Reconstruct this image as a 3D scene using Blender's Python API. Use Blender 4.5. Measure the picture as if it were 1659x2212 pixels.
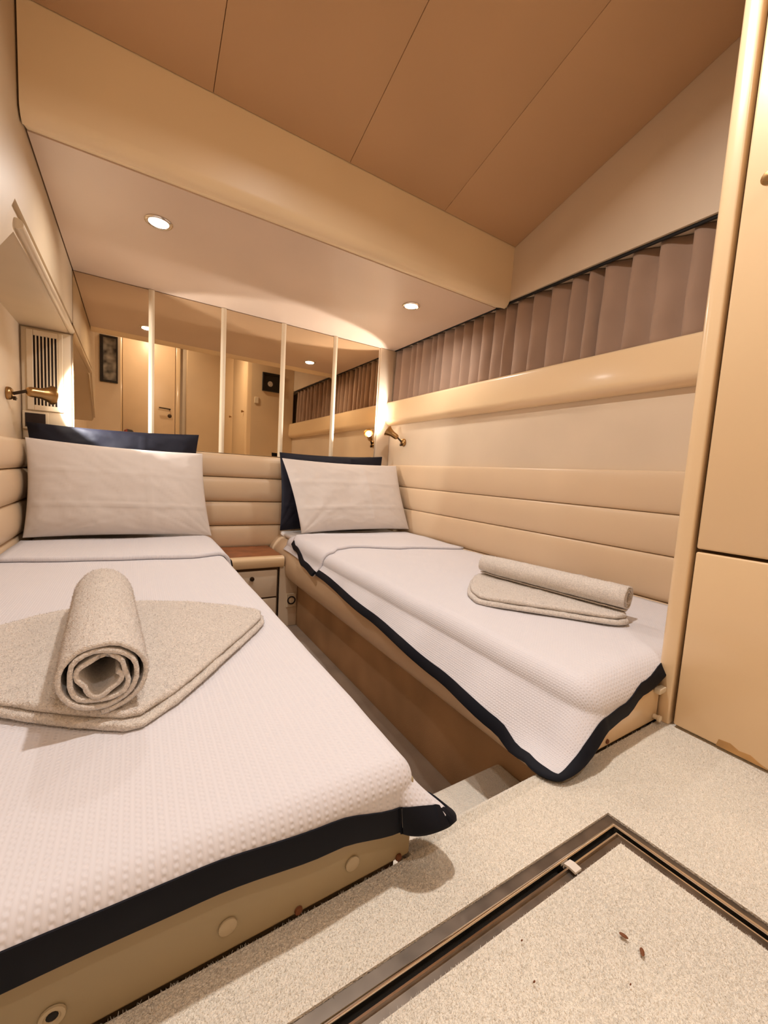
import bpy, bmesh, math, random
import numpy as np
from mathutils import Vector, Matrix, noise

S = bpy.context.scene
C = S.collection
for o in list(bpy.data.objects):
    bpy.data.objects.remove(o)
PI = math.pi
random.seed(7)

# ------------------------------------------------------------------ camera
EYE = 0.474                       # phone height above the carpeted platform
cam_d = bpy.data.cameras.new('camera')
cam = bpy.data.objects.new('camera', cam_d)
C.objects.link(cam)
cam_d.sensor_fit = 'HORIZONTAL'
cam_d.sensor_width = 36.0
cam_d.lens = 868.6 / 1659 * 36.0
cam_d.clip_start = 0.01
yaw, pitch, roll = math.radians(31.83), math.radians(-5.35), math.radians(3.404)
fw = Vector((math.sin(yaw) * math.cos(pitch), math.cos(yaw) * math.cos(pitch), math.sin(pitch)))
rt = Vector((math.cos(yaw), -math.sin(yaw), 0))
up = rt.cross(fw)
r2 = math.cos(roll) * rt + math.sin(roll) * up
u2 = -math.sin(roll) * rt + math.cos(roll) * up
mw = Matrix.Identity(4)
for i in range(3):
    mw[i][0], mw[i][1], mw[i][2] = r2[i], u2[i], -fw[i]
mw.translation = (0, 0, EYE)
cam.matrix_world = mw
S.camera = cam

# ------------------------------------------------------------------ world, exposure, light levels
wd = bpy.data.worlds.new('world')
S.world = wd
wd.use_nodes = True
wd.node_tree.nodes['Background'].inputs[0].default_value = (1.0, 0.8, 0.62, 1)
wd.node_tree.nodes['Background'].inputs[1].default_value = 0.0
S.view_settings.view_transform = 'Standard'
S.view_settings.look = 'None'
S.view_settings.gamma = 1.0
S.view_settings.use_curve_mapping = False
S.cycles.max_bounces = 8
S.cycles.diffuse_bounces = 4
S.cycles.glossy_bounces = 4
S.cycles.use_adaptive_sampling = True
S.cycles.adaptive_threshold = 0.04
S.view_settings.exposure = 0.0
WARM = (1.0, 0.965, 0.935)
POWER_DOWN = 3.0          # the two downlights over the pillows
POWER_ENTRY = 13.0        # the downlights over the entrance, behind the viewer
POWER_READ = 21.0          # brass reading lamps

# ------------------------------------------------------------------ materials
def mat(name, col, rough=0.5, var=0.0, vscale=8.0, bump=0.0, bscale=60.0, metal=0.0, coat=0.0, col2=None,
        sheen=0.0, bdist=0.002, spec=0.5, emit=None, estr=0.0):
    m = bpy.data.materials.new(name)
    m.use_nodes = True
    nt = m.node_tree
    b = nt.nodes['Principled BSDF']
    b.inputs['Base Color'].default_value = (*col, 1)
    b.inputs['Roughness'].default_value = rough
    b.inputs['Metallic'].default_value = metal
    b.inputs['Coat Weight'].default_value = coat
    b.inputs['Coat Roughness'].default_value = 0.12
    b.inputs['Sheen Weight'].default_value = sheen
    b.inputs['Specular IOR Level'].default_value = spec
    if emit:
        b.inputs['Emission Color'].default_value = (*emit, 1)
        b.inputs['Emission Strength'].default_value = estr
    tc = nt.nodes.new('ShaderNodeTexCoord')
    if var > 0 or col2:
        n = nt.nodes.new('ShaderNodeTexNoise')
        n.inputs['Scale'].default_value = vscale
        n.inputs['Detail'].default_value = 1.5
        nt.links.new(tc.outputs['Object'], n.inputs['Vector'])
        r = nt.nodes.new('ShaderNodeValToRGB')
        a = [c * (1 - var) for c in col]
        d = col2 if col2 else [min(1, c * (1 + var)) for c in col]
        r.color_ramp.elements[0].position = 0.3
        r.color_ramp.elements[1].position = 0.7
        r.color_ramp.elements[0].color = (*a, 1)
        r.color_ramp.elements[1].color = (*d, 1)
        nt.links.new(n.outputs['Fac'], r.inputs[0])
        nt.links.new(r.outputs[0], b.inputs['Base Color'])
    if bump > 0.2:
        n2 = nt.nodes.new('ShaderNodeTexNoise')
        n2.inputs['Scale'].default_value = bscale
        n2.inputs['Detail'].default_value = 1.5
        nt.links.new(tc.outputs['Object'], n2.inputs['Vector'])
        bp = nt.nodes.new('ShaderNodeBump')
        bp.inputs['Strength'].default_value = bump
        bp.inputs['Distance'].default_value = bdist
        nt.links.new(n2.outputs['Fac'], bp.inputs['Height'])
        nt.links.new(bp.outputs[0], b.inputs['Normal'])
    return m

def mth(nt, op, a, b=None):
    n = nt.nodes.new('ShaderNodeMath')
    n.operation = op
    for i, v in enumerate((a, b)):
        if v is None:
            continue
        if isinstance(v, (int, float)):
            n.inputs[i].default_value = v
        else:
            nt.links.new(v, n.inputs[i])
    return n.outputs[0]

def seersucker(name, col):
    """puckered cotton: ribs along the length of the cover, small puckers between them (UV in metres)"""
    m = mat(name, col, rough=0.85, sheen=0.2, spec=0.2)
    nt = m.node_tree
    b = nt.nodes['Principled BSDF']
    uv = nt.nodes.new('ShaderNodeUVMap')
    sp = nt.nodes.new('ShaderNodeSeparateXYZ')
    nt.links.new(uv.outputs[0], sp.inputs[0])
    ribs = mth(nt, 'SINE', mth(nt, 'MULTIPLY', sp.outputs[0], 2 * PI / 0.0095))
    ribs2 = mth(nt, 'SINE', mth(nt, 'MULTIPLY', sp.outputs[0], 4 * PI / 0.0095))
    nz = nt.nodes.new('ShaderNodeTexNoise')
    nz.inputs['Scale'].default_value = 70
    nt.links.new(uv.outputs[0], nz.inputs['Vector'])
    ph = mth(nt, 'MULTIPLY', nz.outputs['Fac'], 3.0)
    puck = mth(nt, 'SINE', mth(nt, 'ADD', mth(nt, 'MULTIPLY', sp.outputs[1], 2 * PI / 0.0064), ph))
    msk = mth(nt, 'MAXIMUM', ribs, 0.0)
    h = mth(nt, 'ADD', mth(nt, 'MULTIPLY', puck, msk), mth(nt, 'MULTIPLY', ribs2, 0.35))
    bp = nt.nodes.new('ShaderNodeBump')
    bp.inputs['Strength'].default_value = 0.42
    bp.inputs['Distance'].default_value = 0.0009
    nt.links.new(h, bp.inputs['Height'])
    nt.links.new(bp.outputs[0], b.inputs['Normal'])
    return m

M = {}
M['vinyl'] = mat('cream_vinyl', (0.64, 0.475, 0.295), 0.42, var=0.05, vscale=3, bump=0.12, bscale=350, bdist=0.0006)
M['vinyl_pale'] = mat('pale_vinyl', (0.69, 0.545, 0.39), 0.5, var=0.04, vscale=5, bump=0.15, bscale=260, bdist=0.0008)
M['padded'] = mat('padded_vinyl', (0.69, 0.505, 0.325), 0.36, var=0.03, vscale=4, bump=0.08, bscale=400, bdist=0.0005)
M['casing'] = mat('casing_vinyl', (0.58, 0.45, 0.30), 0.5, var=0.05, vscale=5, bump=0.15, bscale=260, bdist=0.0008)
M['cap'] = mat('screw_cap', (0.50, 0.39, 0.24), 0.4)
M['beam'] = mat('lit_beam_vinyl', (0.86, 0.67, 0.43), 0.4, var=0.05, vscale=3, bump=0.12, bscale=350, bdist=0.0006)  # paler than the other vinyl, standing in for light the beam face lacks
M['footb'] = mat('shaded_footboard_vinyl', (0.39, 0.30, 0.17), 0.45, var=0.06, vscale=6, bump=0.12, bscale=350, bdist=0.0006)  # shade on the footboard front put into the colour of the vinyl
M['ceil_up'] = mat('ceiling_suede', (0.55, 0.335, 0.175), 0.85, var=0.05, vscale=2.5, bump=0.2, bscale=300, bdist=0.0006)
M['ceil_low'] = mat('ceiling_vinyl', (0.66, 0.50, 0.38), 0.42, var=0.04, vscale=3, bump=0.12, bscale=220, bdist=0.0008)
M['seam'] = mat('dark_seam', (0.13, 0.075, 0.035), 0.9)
M['lacquer'] = mat('cream_lacquer', (0.80, 0.575, 0.335), 0.28, var=0.025, vscale=2.5, bump=0.05, bscale=90, bdist=0.0008, coat=0.25)
M['wood'] = mat('reddish_wood', (0.30, 0.10, 0.035), 0.35, var=0.25, vscale=14)
M['carpet'] = mat('wool_carpet', (0.86, 0.78, 0.66), 0.95, var=0.05, vscale=7, bump=0.9, bscale=420, bdist=0.004, sheen=0.3, spec=0.1)
M['pile'] = mat('wool_pile', (0.90, 0.83, 0.71), 0.9, var=0.09, vscale=6, spec=0.1)
def fibre_mat(name, col, var, vscale):
    m = mat(name, col, 0.9, var=var, vscale=vscale, spec=0.0)
    nt = m.node_tree
    out = nt.nodes['Material Output']
    src = nt.nodes['Principled BSDF'].inputs['Base Color'].links[0].from_socket
    df = nt.nodes.new('ShaderNodeBsdfDiffuse'); tl = nt.nodes.new('ShaderNodeBsdfTranslucent'); mx = nt.nodes.new('ShaderNodeMixShader')
    nt.links.new(src, df.inputs[0]); nt.links.new(src, tl.inputs[0])
    nt.links.new(df.outputs[0], mx.inputs[1]); nt.links.new(tl.outputs[0], mx.inputs[2])
    nt.links.new(mx.outputs[0], out.inputs[0])
    return m
M['pile'] = fibre_mat('wool_pile', (0.96, 0.89, 0.79), 0.05, 6)
M['terry_pile'] = fibre_mat('terry_loops', (0.79, 0.715, 0.655), 0.16, 240)
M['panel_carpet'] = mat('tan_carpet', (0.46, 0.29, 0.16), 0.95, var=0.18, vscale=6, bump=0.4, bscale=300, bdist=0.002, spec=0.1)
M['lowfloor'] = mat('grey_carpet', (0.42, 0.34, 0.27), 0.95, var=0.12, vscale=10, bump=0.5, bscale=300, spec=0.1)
M['sheet'] = mat('white_sheet', (0.80, 0.755, 0.71), 0.85, var=0.02, vscale=9, bump=0.3, bscale=35, bdist=0.003, spec=0.2)
M['pillow'] = mat('cotton_pillowcase', (0.66, 0.59, 0.535), 0.85, var=0.02, vscale=9, bump=0.35, bscale=26, bdist=0.004, spec=0.2)
M['cover'] = seersucker('white_seersucker', (0.735, 0.705, 0.725))
M['navy'] = mat('navy_binding', (0.003, 0.004, 0.009), 0.7, spec=0.25)
M['navy_pillow'] = mat('navy_cotton', (0.004, 0.004, 0.012), 0.6, bump=0.3, bscale=30, bdist=0.003, spec=0.3)
M['terry'] = mat('terry_towel', (0.74, 0.665, 0.59), 0.95, var=0.12, vscale=260, bump=0.8, bscale=500, bdist=0.003, sheen=0.4, spec=0.1)
M['curtain'] = mat('mauve_curtain', (0.375, 0.245, 0.17), 0.8, var=0.05, vscale=9, bump=0.2, bscale=400, bdist=0.0008, sheen=0.2, spec=0.2)
M['brass'] = mat('antique_brass', (0.42, 0.25, 0.10), 0.28, metal=1.0)
M['brass_dark'] = mat('dark_bronze', (0.05, 0.03, 0.015), 0.4, metal=0.8)
M['steel'] = mat('polished_steel', (0.72, 0.66, 0.58), 0.14, var=0.12, vscale=25, metal=1.0)
M['steel_dull'] = mat('dull_steel', (0.20, 0.16, 0.125), 0.4, var=0.25, vscale=30, metal=0.9)
M['chrome'] = mat('chrome', (0.8, 0.72, 0.6), 0.15, metal=1.0)
M['black'] = mat('black_void', (0.006, 0.004, 0.003), 0.8)
M['dark_vent'] = mat('dark_vent', (0.025, 0.012, 0.008), 0.8)
M['plastic'] = mat('cream_plastic', (0.75, 0.62, 0.44), 0.35)
M['clear'] = mat('clear_clip', (0.75, 0.68, 0.6), 0.15, spec=0.7)
M['rust'] = mat('rusty_bolt', (0.20, 0.07, 0.025), 0.7, metal=0.3)
M['mirror'] = mat('bronze_mirror', (0.66, 0.53, 0.37), 0.015, metal=1.0)
M['door'] = mat('peach_door', (0.80, 0.58, 0.36), 0.35, var=0.02)
M['frame_black'] = mat('black_frame', (0.012, 0.009, 0.007), 0.4)
M['art'] = mat('grey_print', (0.08, 0.07, 0.06), 0.4, var=0.6, vscale=14, col2=(0.42, 0.38, 0.32))
M['art_dark'] = mat('dark_print', (0.012, 0.01, 0.008), 0.35)
M['art_blob'] = mat('print_shell', (0.45, 0.38, 0.30), 0.5, var=0.4, vscale=60)
M['bag'] = mat('black_nylon', (0.012, 0.011, 0.013), 0.6, bump=0.3, bscale=60)
M['red'] = mat('red_nylon', (0.22, 0.02, 0.015), 0.6)
M['lens'] = mat('lamp_lens', (1, 0.95, 0.85), 0.3, emit=(1.0, 0.93, 0.80), estr=14.0)
M['bulb'] = mat('lamp_bulb', (1, 0.95, 0.85), 0.3, emit=(1.0, 0.93, 0.80), estr=160.0)

# ------------------------------------------------------------------ geometry helpers
class G:
    """collects vertices and faces in world metres"""
    def __init__(s):
        s.v, s.f, s.uv = [], [], None
    def add(s, V, F):
        n = len(s.v)
        s.v += [Vector(p) for p in V]
        s.f += [tuple(i + n for i in f) for f in F]
        return s
    def box(s, lo, hi, bev=0.0, seg=2):
        bm = bmesh.new()
        bmesh.ops.create_cube(bm, size=1)
        for v in bm.verts:
            v.co = Vector([(lo[i] + hi[i]) / 2 + v.co[i] * (hi[i] - lo[i]) for i in range(3)])
        if bev > 0:
            bmesh.ops.bevel(bm, geom=list(bm.edges), offset=bev, segments=seg, profile=0.5, affect='EDGES')
        bm.verts.index_update()
        s.add([v.co.copy() for v in bm.verts], [[v.index for v in f.verts] for f in bm.faces])
        bm.free()
        return s
    def prism(s, poly, z0, z1):
        n = len(poly)
        V = [(p[0], p[1], z0) for p in poly] + [(p[0], p[1], z1) for p in poly]
        F = [tuple(range(n - 1, -1, -1)), tuple(range(n, 2 * n))]
        F += [(i, (i + 1) % n, n + (i + 1) % n, n + i) for i in range(n)]
        return s.add(V, F)
    def extrude(s, prof, axis, a, b, closed=True, caps=True):
        """prof: 2D points in the two other axes (in xyz order)"""
        n = len(prof)
        V = []
        for t in (a, b):
            for p in prof:
                q = list(p)
                q.insert('xyz'.index(axis), t)
                V.append(q)
        F = [(i, (i + 1) % n, n + (i + 1) % n, n + i) for i in range(n if closed else n - 1)]
        if closed and caps:
            F += [tuple(range(n - 1, -1, -1)), tuple(range(n, 2 * n))]
        return s.add(V, F)
    def lathe(s, prof, mtx, seg=24):
        """prof: (radius, height) along local z"""
        V, F = [], []
        for (r, h) in prof:
            for k in range(seg):
                a = 2 * PI * k / seg
                V.append(mtx @ Vector((r * math.cos(a), r * math.sin(a), h)))
        for i in range(len(prof) - 1):
            for k in range(seg):
                k2 = (k + 1) % seg
                F.append((i * seg + k, i * seg + k2, (i + 1) * seg + k2, (i + 1) * seg + k))
        F.append(tuple(range(seg - 1, -1, -1)))
        F.append(tuple(range((len(prof) - 1) * seg, len(prof) * seg)))
        return s.add(V, F)
    def tube(s, pts, r, seg=10):
        pts = [Vector(p) for p in pts]
        V, F = [], []
        for i, p in enumerate(pts):
            d = (pts[min(i + 1, len(pts) - 1)] - pts[max(i - 1, 0)]).normalized()
            q = d.to_track_quat('Z', 'Y').to_matrix()
            for k in range(seg):
                a = 2 * PI * k / seg
                V.append(p + q @ Vector((r * math.cos(a), r * math.sin(a), 0)))
        for i in range(len(pts) - 1):
            for k in range(seg):
                k2 = (k + 1) % seg
                F.append((i * seg + k, i * seg + k2, (i + 1) * seg + k2, (i + 1) * seg + k))
        F.append(tuple(range(seg - 1, -1, -1)))
        F.append(tuple(range((len(pts) - 1) * seg, len(pts) * seg)))
        return s.add(V, F)
    def grid(s, fn, us, vs, uv=None):
        V = [fn(u, v) for u in us for v in vs]
        nv = len(vs)
        F = [(i * nv + j, (i + 1) * nv + j, (i + 1) * nv + j + 1, i * nv + j + 1)
             for i in range(len(us) - 1) for j in range(nv - 1)]
        if uv:
            s.uv = [uv(u, v) for u in us for v in vs]
        return s.add(V, F)
    def build(s, name, m, parent=None, smooth=0, origin=None, fix=True):
        """smooth: 0 flat, else sharp-edge angle in degrees"""
        if parent is not None:
            base = WM[parent.name]
        elif origin is not None:
            base = Matrix.Translation(Vector(origin))
        else:
            xs = [p.x for p in s.v]; ys = [p.y for p in s.v]; zs = [p.z for p in s.v]
            base = Matrix.Translation(((min(xs) + max(xs)) / 2, (min(ys) + max(ys)) / 2, min(zs)))
        inv = base.inverted()
        me = bpy.data.meshes.new(name)
        me.from_pydata([inv @ p for p in s.v], [], s.f)
        if s.uv:
            l = me.uv_layers.new(name='UVMap')
            for lp in me.loops:
                l.data[lp.index].uv = s.uv[lp.vertex_index]
        if fix:
            bm = bmesh.new(); bm.from_mesh(me)
            bmesh.ops.recalc_face_normals(bm, faces=bm.faces)
            bm.to_mesh(me); bm.free()
        if smooth:
            for p in me.polygons:
                p.use_smooth = True
            me.set_sharp_from_angle(angle=math.radians(smooth))
        me.materials.append(M[m])
        o = bpy.data.objects.new(name, me)
        C.objects.link(o)
        if parent is not None:
            o.parent = parent
            WM[o.name] = base.copy()
        else:
            o.matrix_world = base
            WM[o.name] = base.copy()
        return o

WM = {}
def thing(name, label, cat, loc, group=None):
    o = bpy.data.objects.new(name, None)
    C.objects.link(o)
    o.empty_display_size = 0.05
    o.location = loc
    o['label'] = label; o['category'] = cat
    if group:
        o['group'] = group
    WM[o.name] = Matrix.Translation(Vector(loc))
    return o
def tag(o, label, cat, group=None):
    o['label'] = label; o['category'] = cat
    if group:
        o['group'] = group
    return o
def struct(o, label=None, cat=None):
    o['kind'] = 'structure'
    if label:
        o['label'] = label
    if cat:
        o['category'] = cat
    return o
def solidify(o, t, off=-1):
    md = o.modifiers.new('thickness', 'SOLIDIFY')
    md.thickness = t; md.offset = off
    return o
def subsurf(o, n=1):
    md = o.modifiers.new('subsurf', 'SUBSURF')
    md.levels = n; md.render_levels = n
    return o
def lin(a, b, n):
    return [a + (b - a) * i / (n - 1) for i in range(n)]
def interp(x, pts):
    """piecewise linear, pts sorted by x"""
    if x <= pts[0][0]:
        return pts[0][1]
    for (a, b), (c, d) in zip(pts, pts[1:]):
        if x <= c:
            t = (x - a) / (c - a)
            t = t * t * (3 - 2 * t)
            return b + (d - b) * t
    return pts[-1][1]
def aim(loc, direction):
    """matrix at loc whose +z looks along direction"""
    return Matrix.Translation(Vector(loc)) @ Vector(direction).to_track_quat('Z', 'Y').to_matrix().to_4x4()

# ------------------------------------------------------------------ room dimensions (metres)
XR = 1.400      # right hull lining
XL = -0.407     # left hull lining at the berth
XC = -0.232     # face of the left casing over the berth
YB = 2.257      # head wall with the mirrors
YM = 1.308      # front of the ceiling beam
ZL = 1.258      # lower ceiling
ZT = 1.485      # where the beam meets the sloping ceiling
SL = 0.31       # slope of the upper ceiling, rising towards the entrance
YR = -1.12      # rear bulkhead
XW = 0.925      # wardrobe front
YW = 0.377      # wardrobe end towards the berth
ZF = -0.320     # footwell floor between the berths
def zc(y):
    return ZT + SL * (YM - y)

# ------------------------------------------------------------------ structure
# --- hatch frame set into the floor; hx(u, v): u runs to the left, v towards the viewer from its far right corner
HC = Vector((0.590, 0.279, 0)); HU = Vector((-1, 0.017, 0)).normalized(); HV = Vector((0.075, -1, 0)).normalized()
HLU, HLV = 0.86, 0.66
def hx(u, v):
    p = HC + HU * u + HV * v
    return (p.x, p.y)
# floor: carpeted platform around the hatch opening
g = G()
hole = [hx(0, 0), hx(HLU, 0), hx(HLU, HLV), hx(0, HLV)]
x0, x1, y0, y1 = XL - 0.03, XR + 0.03, YR - 0.05, 0.362
outer = [(x1, y1), (x0, y1), (x0, y0), (x1, y0)]
for i in range(4):
    j = (i + 1) % 4
    g.prism([outer[i], outer[j], hole[j], hole[i]], -0.03, 0.0)
floor = struct(g.build('floor', 'carpet'), 'cream wool carpet on the raised platform', 'floor')
# the nosing of the platform between the berths
g = G()
pr = [(0.355, -0.0005)]
for k in range(7):
    a = PI / 2 * k / 6
    pr.append((0.372 + 0.018 * math.sin(a), -0.0185 + 0.018 * math.cos(a)))
pr += [(0.390, ZF), (0.355, ZF)]
g.extrude(pr, 'x', 0.296, 0.699)
struct(g.build('trim_1', 'carpet', smooth=40), 'carpeted nosing and riser of the platform between the berths', 'step')
g = G().box((0.29, 0.388, ZF - 0.03), (0.71, 2.28, ZF))
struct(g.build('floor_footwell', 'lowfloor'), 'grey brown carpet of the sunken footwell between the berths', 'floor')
g = G().box((0.296, 0.389, ZF), (0.699, 0.573, -0.155), bev=0.012, seg=3)
struct(g.build('trim_2', 'carpet', smooth=40), 'carpeted step down into the footwell', 'step')

# walls
g = G()
g.box((XR, YR, -0.4), (XR + 0.12, YB + 0.06, 0.935))                   # below the curtain
g.box((XR, YR, 1.268), (XR + 0.12, YB + 0.06, 2.4))                    # above the curtain
g.box((XR + 0.075, YR, 0.935), (XR + 0.12, YB + 0.06, 1.268))          # back of the window niche
wall_r = struct(g.build('wall_right', 'vinyl_pale'), 'cream vinyl hull lining beside the right berth', 'wall')
g = G().box((XL - 0.08, YB, -0.4), (XR + 0.12, YB + 0.06, 1.36))
wall_b = struct(g.build('wall_back', 'vinyl_pale'), 'cream head wall behind the mirrors', 'wall')
g = G().box((XL - 0.08, YR, -0.4), (XL, YB + 0.06, 2.4))
struct(g.build('wall_left', 'vinyl_pale'), 'cream vinyl lining beside the left berth', 'wall')
# casing over the left berth: upper wall that overhangs, its lower edge stepping down towards the entrance
g = G()
ZCB = 0.995
prof = [(YB, ZL + 0.25), (YB, ZCB), (1.30, ZCB), (1.142, 0.886), (0.98, 0.724), (0.98, 2.4), (YM, 2.4)]
bm = bmesh.new()
lo = [bm.verts.new((XL - 0.01, p[0], p[1])) for p in prof]
hi = [bm.verts.new((XC - 0.010, p[0], p[1])) for p in prof]
n = len(prof)
bm.faces.new(lo); bm.faces.new(hi[::-1])
fs = [bm.faces.new((lo[i], lo[(i + 1) % n], hi[(i + 1) % n], hi[i])) for i in range(n)]
bm.edges.ensure_lookup_table()
ed = [e for e in bm.edges if all(abs(v.co.x - XC + 0.010) < 1e-4 for v in e.verts) and
      all(v.co.z < 1.0 for v in e.verts)]
bmesh.ops.bevel(bm, geom=ed, offset=0.014, segments=4, profile=0.5, affect='EDGES')
bm.verts.index_update()
g.add([v.co.copy() for v in bm.verts], [[v.index for v in f.verts] for f in bm.faces]); bm.free()
casing = struct(g.build('wall_casing', 'casing', smooth=35), 'cream overhanging casing above the left berth', 'wall')
# proud facing above a shadow groove, and the rounded bead along its lower edge
fc = [(YB - 0.002, 1.5), (YB - 0.002, 1.040), (1.272, 1.040), (1.135, 0.903), (0.98, 0.748), (0.98, 2.39)]
n = len(fc)
G().add([(x, p[0], p[1]) for x in (XC - 0.012, XC) for p in fc],
        [tuple(range(n)), tuple(range(2 * n - 1, n - 1, -1))] + [(i, (i + 1) % n, n + (i + 1) % n, n + i) for i in range(n)]).build('facing', 'casing', casing)
g = G()
pr = [(XC - 0.006 + 0.013 * math.cos(a), ZCB + 0.011 + 0.012 * math.sin(a)) for a in lin(-PI * 0.75, PI * 0.6, 12)] + [(XC - 0.02, ZCB + 0.02)]
g.extrude(pr, 'y', 1.315, YB - 0.012)
g.build('moulding', 'casing', casing, smooth=50)
# lower ceiling and beam
g = G().box((XC + 0.004, YM + 0.084, ZL), (XR, YB, ZL + 0.03))
struct(g.build('ceiling_lower', 'ceil_low'), 'smooth pinkish beige lower ceiling over the pillows', 'ceiling')
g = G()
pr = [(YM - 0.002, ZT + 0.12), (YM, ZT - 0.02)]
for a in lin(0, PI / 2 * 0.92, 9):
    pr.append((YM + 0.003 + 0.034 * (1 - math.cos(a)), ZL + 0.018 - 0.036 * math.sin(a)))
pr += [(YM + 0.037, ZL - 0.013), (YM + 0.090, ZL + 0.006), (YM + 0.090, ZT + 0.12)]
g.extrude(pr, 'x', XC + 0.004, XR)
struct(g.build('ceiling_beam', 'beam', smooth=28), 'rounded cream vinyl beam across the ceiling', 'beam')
g = G().box((XC - 0.001, YM + 0.03, ZL + 0.004), (XC + 0.006, YB, ZL + 0.012)).box((XC - 0.001, YM + 0.01, ZL + 0.004), (XC + 0.006, YM + 0.03, ZT + 0.1))  # solid dark strip, the shade of the gap put into its colour
struct(g.build('gap_shade_strip', 'seam'), 'dark strip painted as the shadow gap between casing and lower ceiling', 'trim')
# sloping upper ceiling: dark backing with separate panels
g = G()
sl = lambda x, y, off: (x, y, zc(y) + off)
V = [sl(x, y, o) for o in (0.016, 0.05) for (x, y) in ((XL - 0.05, YM + 0.02), (XR + 0.05, YM + 0.02), (XR + 0.05, YR - 0.05), (XL - 0.05, YR - 0.05))]
g.add(V, [(0, 1, 2, 3), (7, 6, 5, 4), (0, 4, 5, 1), (1, 5, 6, 2), (2, 6, 7, 3), (3, 7, 4, 0)])
M['ceil_seam'] = mat('ceiling_seam', (0.30, 0.19, 0.10), 0.9)
ceil_u = struct(g.build('ceiling', 'ceil_seam'), 'tan suede ceiling panels sloping up over the entrance', 'ceiling')
xs = [XC + 0.003, 0.179, 0.598, 1.002, XR]
for i in range(4):
    xa, xb = xs[i] + 0.0007, xs[i + 1] - 0.0007
    bm = bmesh.new()
    yA, yB = YM - 0.003, YR
    vb = [bm.verts.new(sl(x, y, o)) for o in (0.0, 0.016) for (x, y) in ((xa, yA), (xb, yA), (xb, yB), (xa, yB))]
    for f in ((3, 2, 1, 0), (4, 5, 6, 7), (0, 1, 5, 4), (1, 2, 6, 5), (2, 3, 7, 6), (3, 0, 4, 7)):
        bm.faces.new([vb[k] for k in f])
    bmesh.ops.bevel(bm, geom=[e for e in bm.edges if all(abs(v.co.z - zc(v.co.y)) < 1e-4 for v in e.verts)], offset=0.0015, segments=2, profile=0.5, affect='EDGES')
    bm.verts.index_update()
    g = G().add([v.co.copy() for v in bm.verts], [[v.index for v in f.verts] for f in bm.faces]); bm.free()
    g.build('ceiling_panel', 'ceil_up', ceil_u, smooth=30)
g = G().box((XL - 0.05, 0.97, 1.5), (XC, YR, 1.53))
# rear part of the cabin, seen in the mirrors
g = G().box((XL, YR - 0.06, -0.03), (XR, YR, 2.4))
struct(g.build('wall_rear', 'vinyl_pale'), 'cream rear bulkhead behind the entrance door', 'wall')
g = G().box((XL, -0.76, 0.0), (-0.115, -0.70, 2.3))
struct(g.build('wall_partition', 'vinyl_pale'), 'cream partition beside the entrance door', 'wall')
g = G().box((0.535, -0.93, 0.0), (XW, -0.87, 2.3), bev=0.008)
struct(g.build('wall_bulkhead', 'vinyl'), 'beige bulkhead between entrance door and wardrobe', 'wall')
# entrance door
d = thing('door_1', 'peach lacquered entrance door reflected in the mirror', 'door', (0.17, YR + 0.03, 0.0))
d['kind'] = 'structure'
G().box((-0.10, YR, 0.02), (0.43, YR + 0.03, 2.0), bev=0.006).build('door_leaf', 'door', d, smooth=40)
G().box((-0.145, YR, 0.0), (-0.105, YR + 0.045, 2.05), bev=0.006).build('door_jamb', 'lacquer', d, smooth=40)
G().box((0.437, YR, 0.0), (0.485, YR + 0.045, 2.05), bev=0.006).build('door_jamb', 'lacquer', d, smooth=40)
hd = G().tube([(0.375, YR + 0.03, 1.095), (0.375, YR + 0.075, 1.095)], 0.009).tube([(0.382, YR + 0.075, 1.095), (0.26, YR + 0.075, 1.102)], 0.008).build('door_handle', 'brass_dark', d, smooth=50)
G().lathe([(0.0, 0), (0.022, 0), (0.022, 0.006), (0.0, 0.008)], aim((0.375, YR + 0.03, 1.02), (0, 1, 0))).build('keyhole_plate', 'brass_dark', d, smooth=40)

# ------------------------------------------------------------------ mirror wall
mw_ = thing('mirror_panelling', 'bronze tinted mirror of five panes with cream dividers above the headboard', 'mirror', (0.53, YB, 0.535))
mw_.rotation_euler = (0, 0, 0.0045)
edges = [-0.236, 0.061, 0.377, 0.686, 0.995, 1.298]
ZM0, ZM1 = 0.535, 1.2565
for i in range(5):
    G().box((edges[i] + 0.004, YB - 0.008, ZM0), (edges[i + 1] - 0.004, YB - 0.001, ZM1), bev=0.0015, seg=1).build('mirror_pane', 'mirror', mw_)
for i in range(1, 5):
    x = edges[i]
    pr = [(x - 0.012, YB - 0.001), (x - 0.012, YB - 0.013), (x - 0.003, YB - 0.0165), (x + 0.003, YB - 0.0165), (x + 0.012, YB - 0.013), (x + 0.012, YB - 0.001)]
    G().prism(pr, ZM0, ZM1).build('divider', 'plastic', mw_)
# cream corner board between the mirror and the hull lining
o = G().box((1.302, YB - 0.014, 0.53), (XR - 0.001, YB - 0.0005, ZL - 0.001), bev=0.003).build('trim_3', 'vinyl_pale', smooth=40)
struct(o, 'pale corner board between mirror and hull lining', 'trim')

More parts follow.
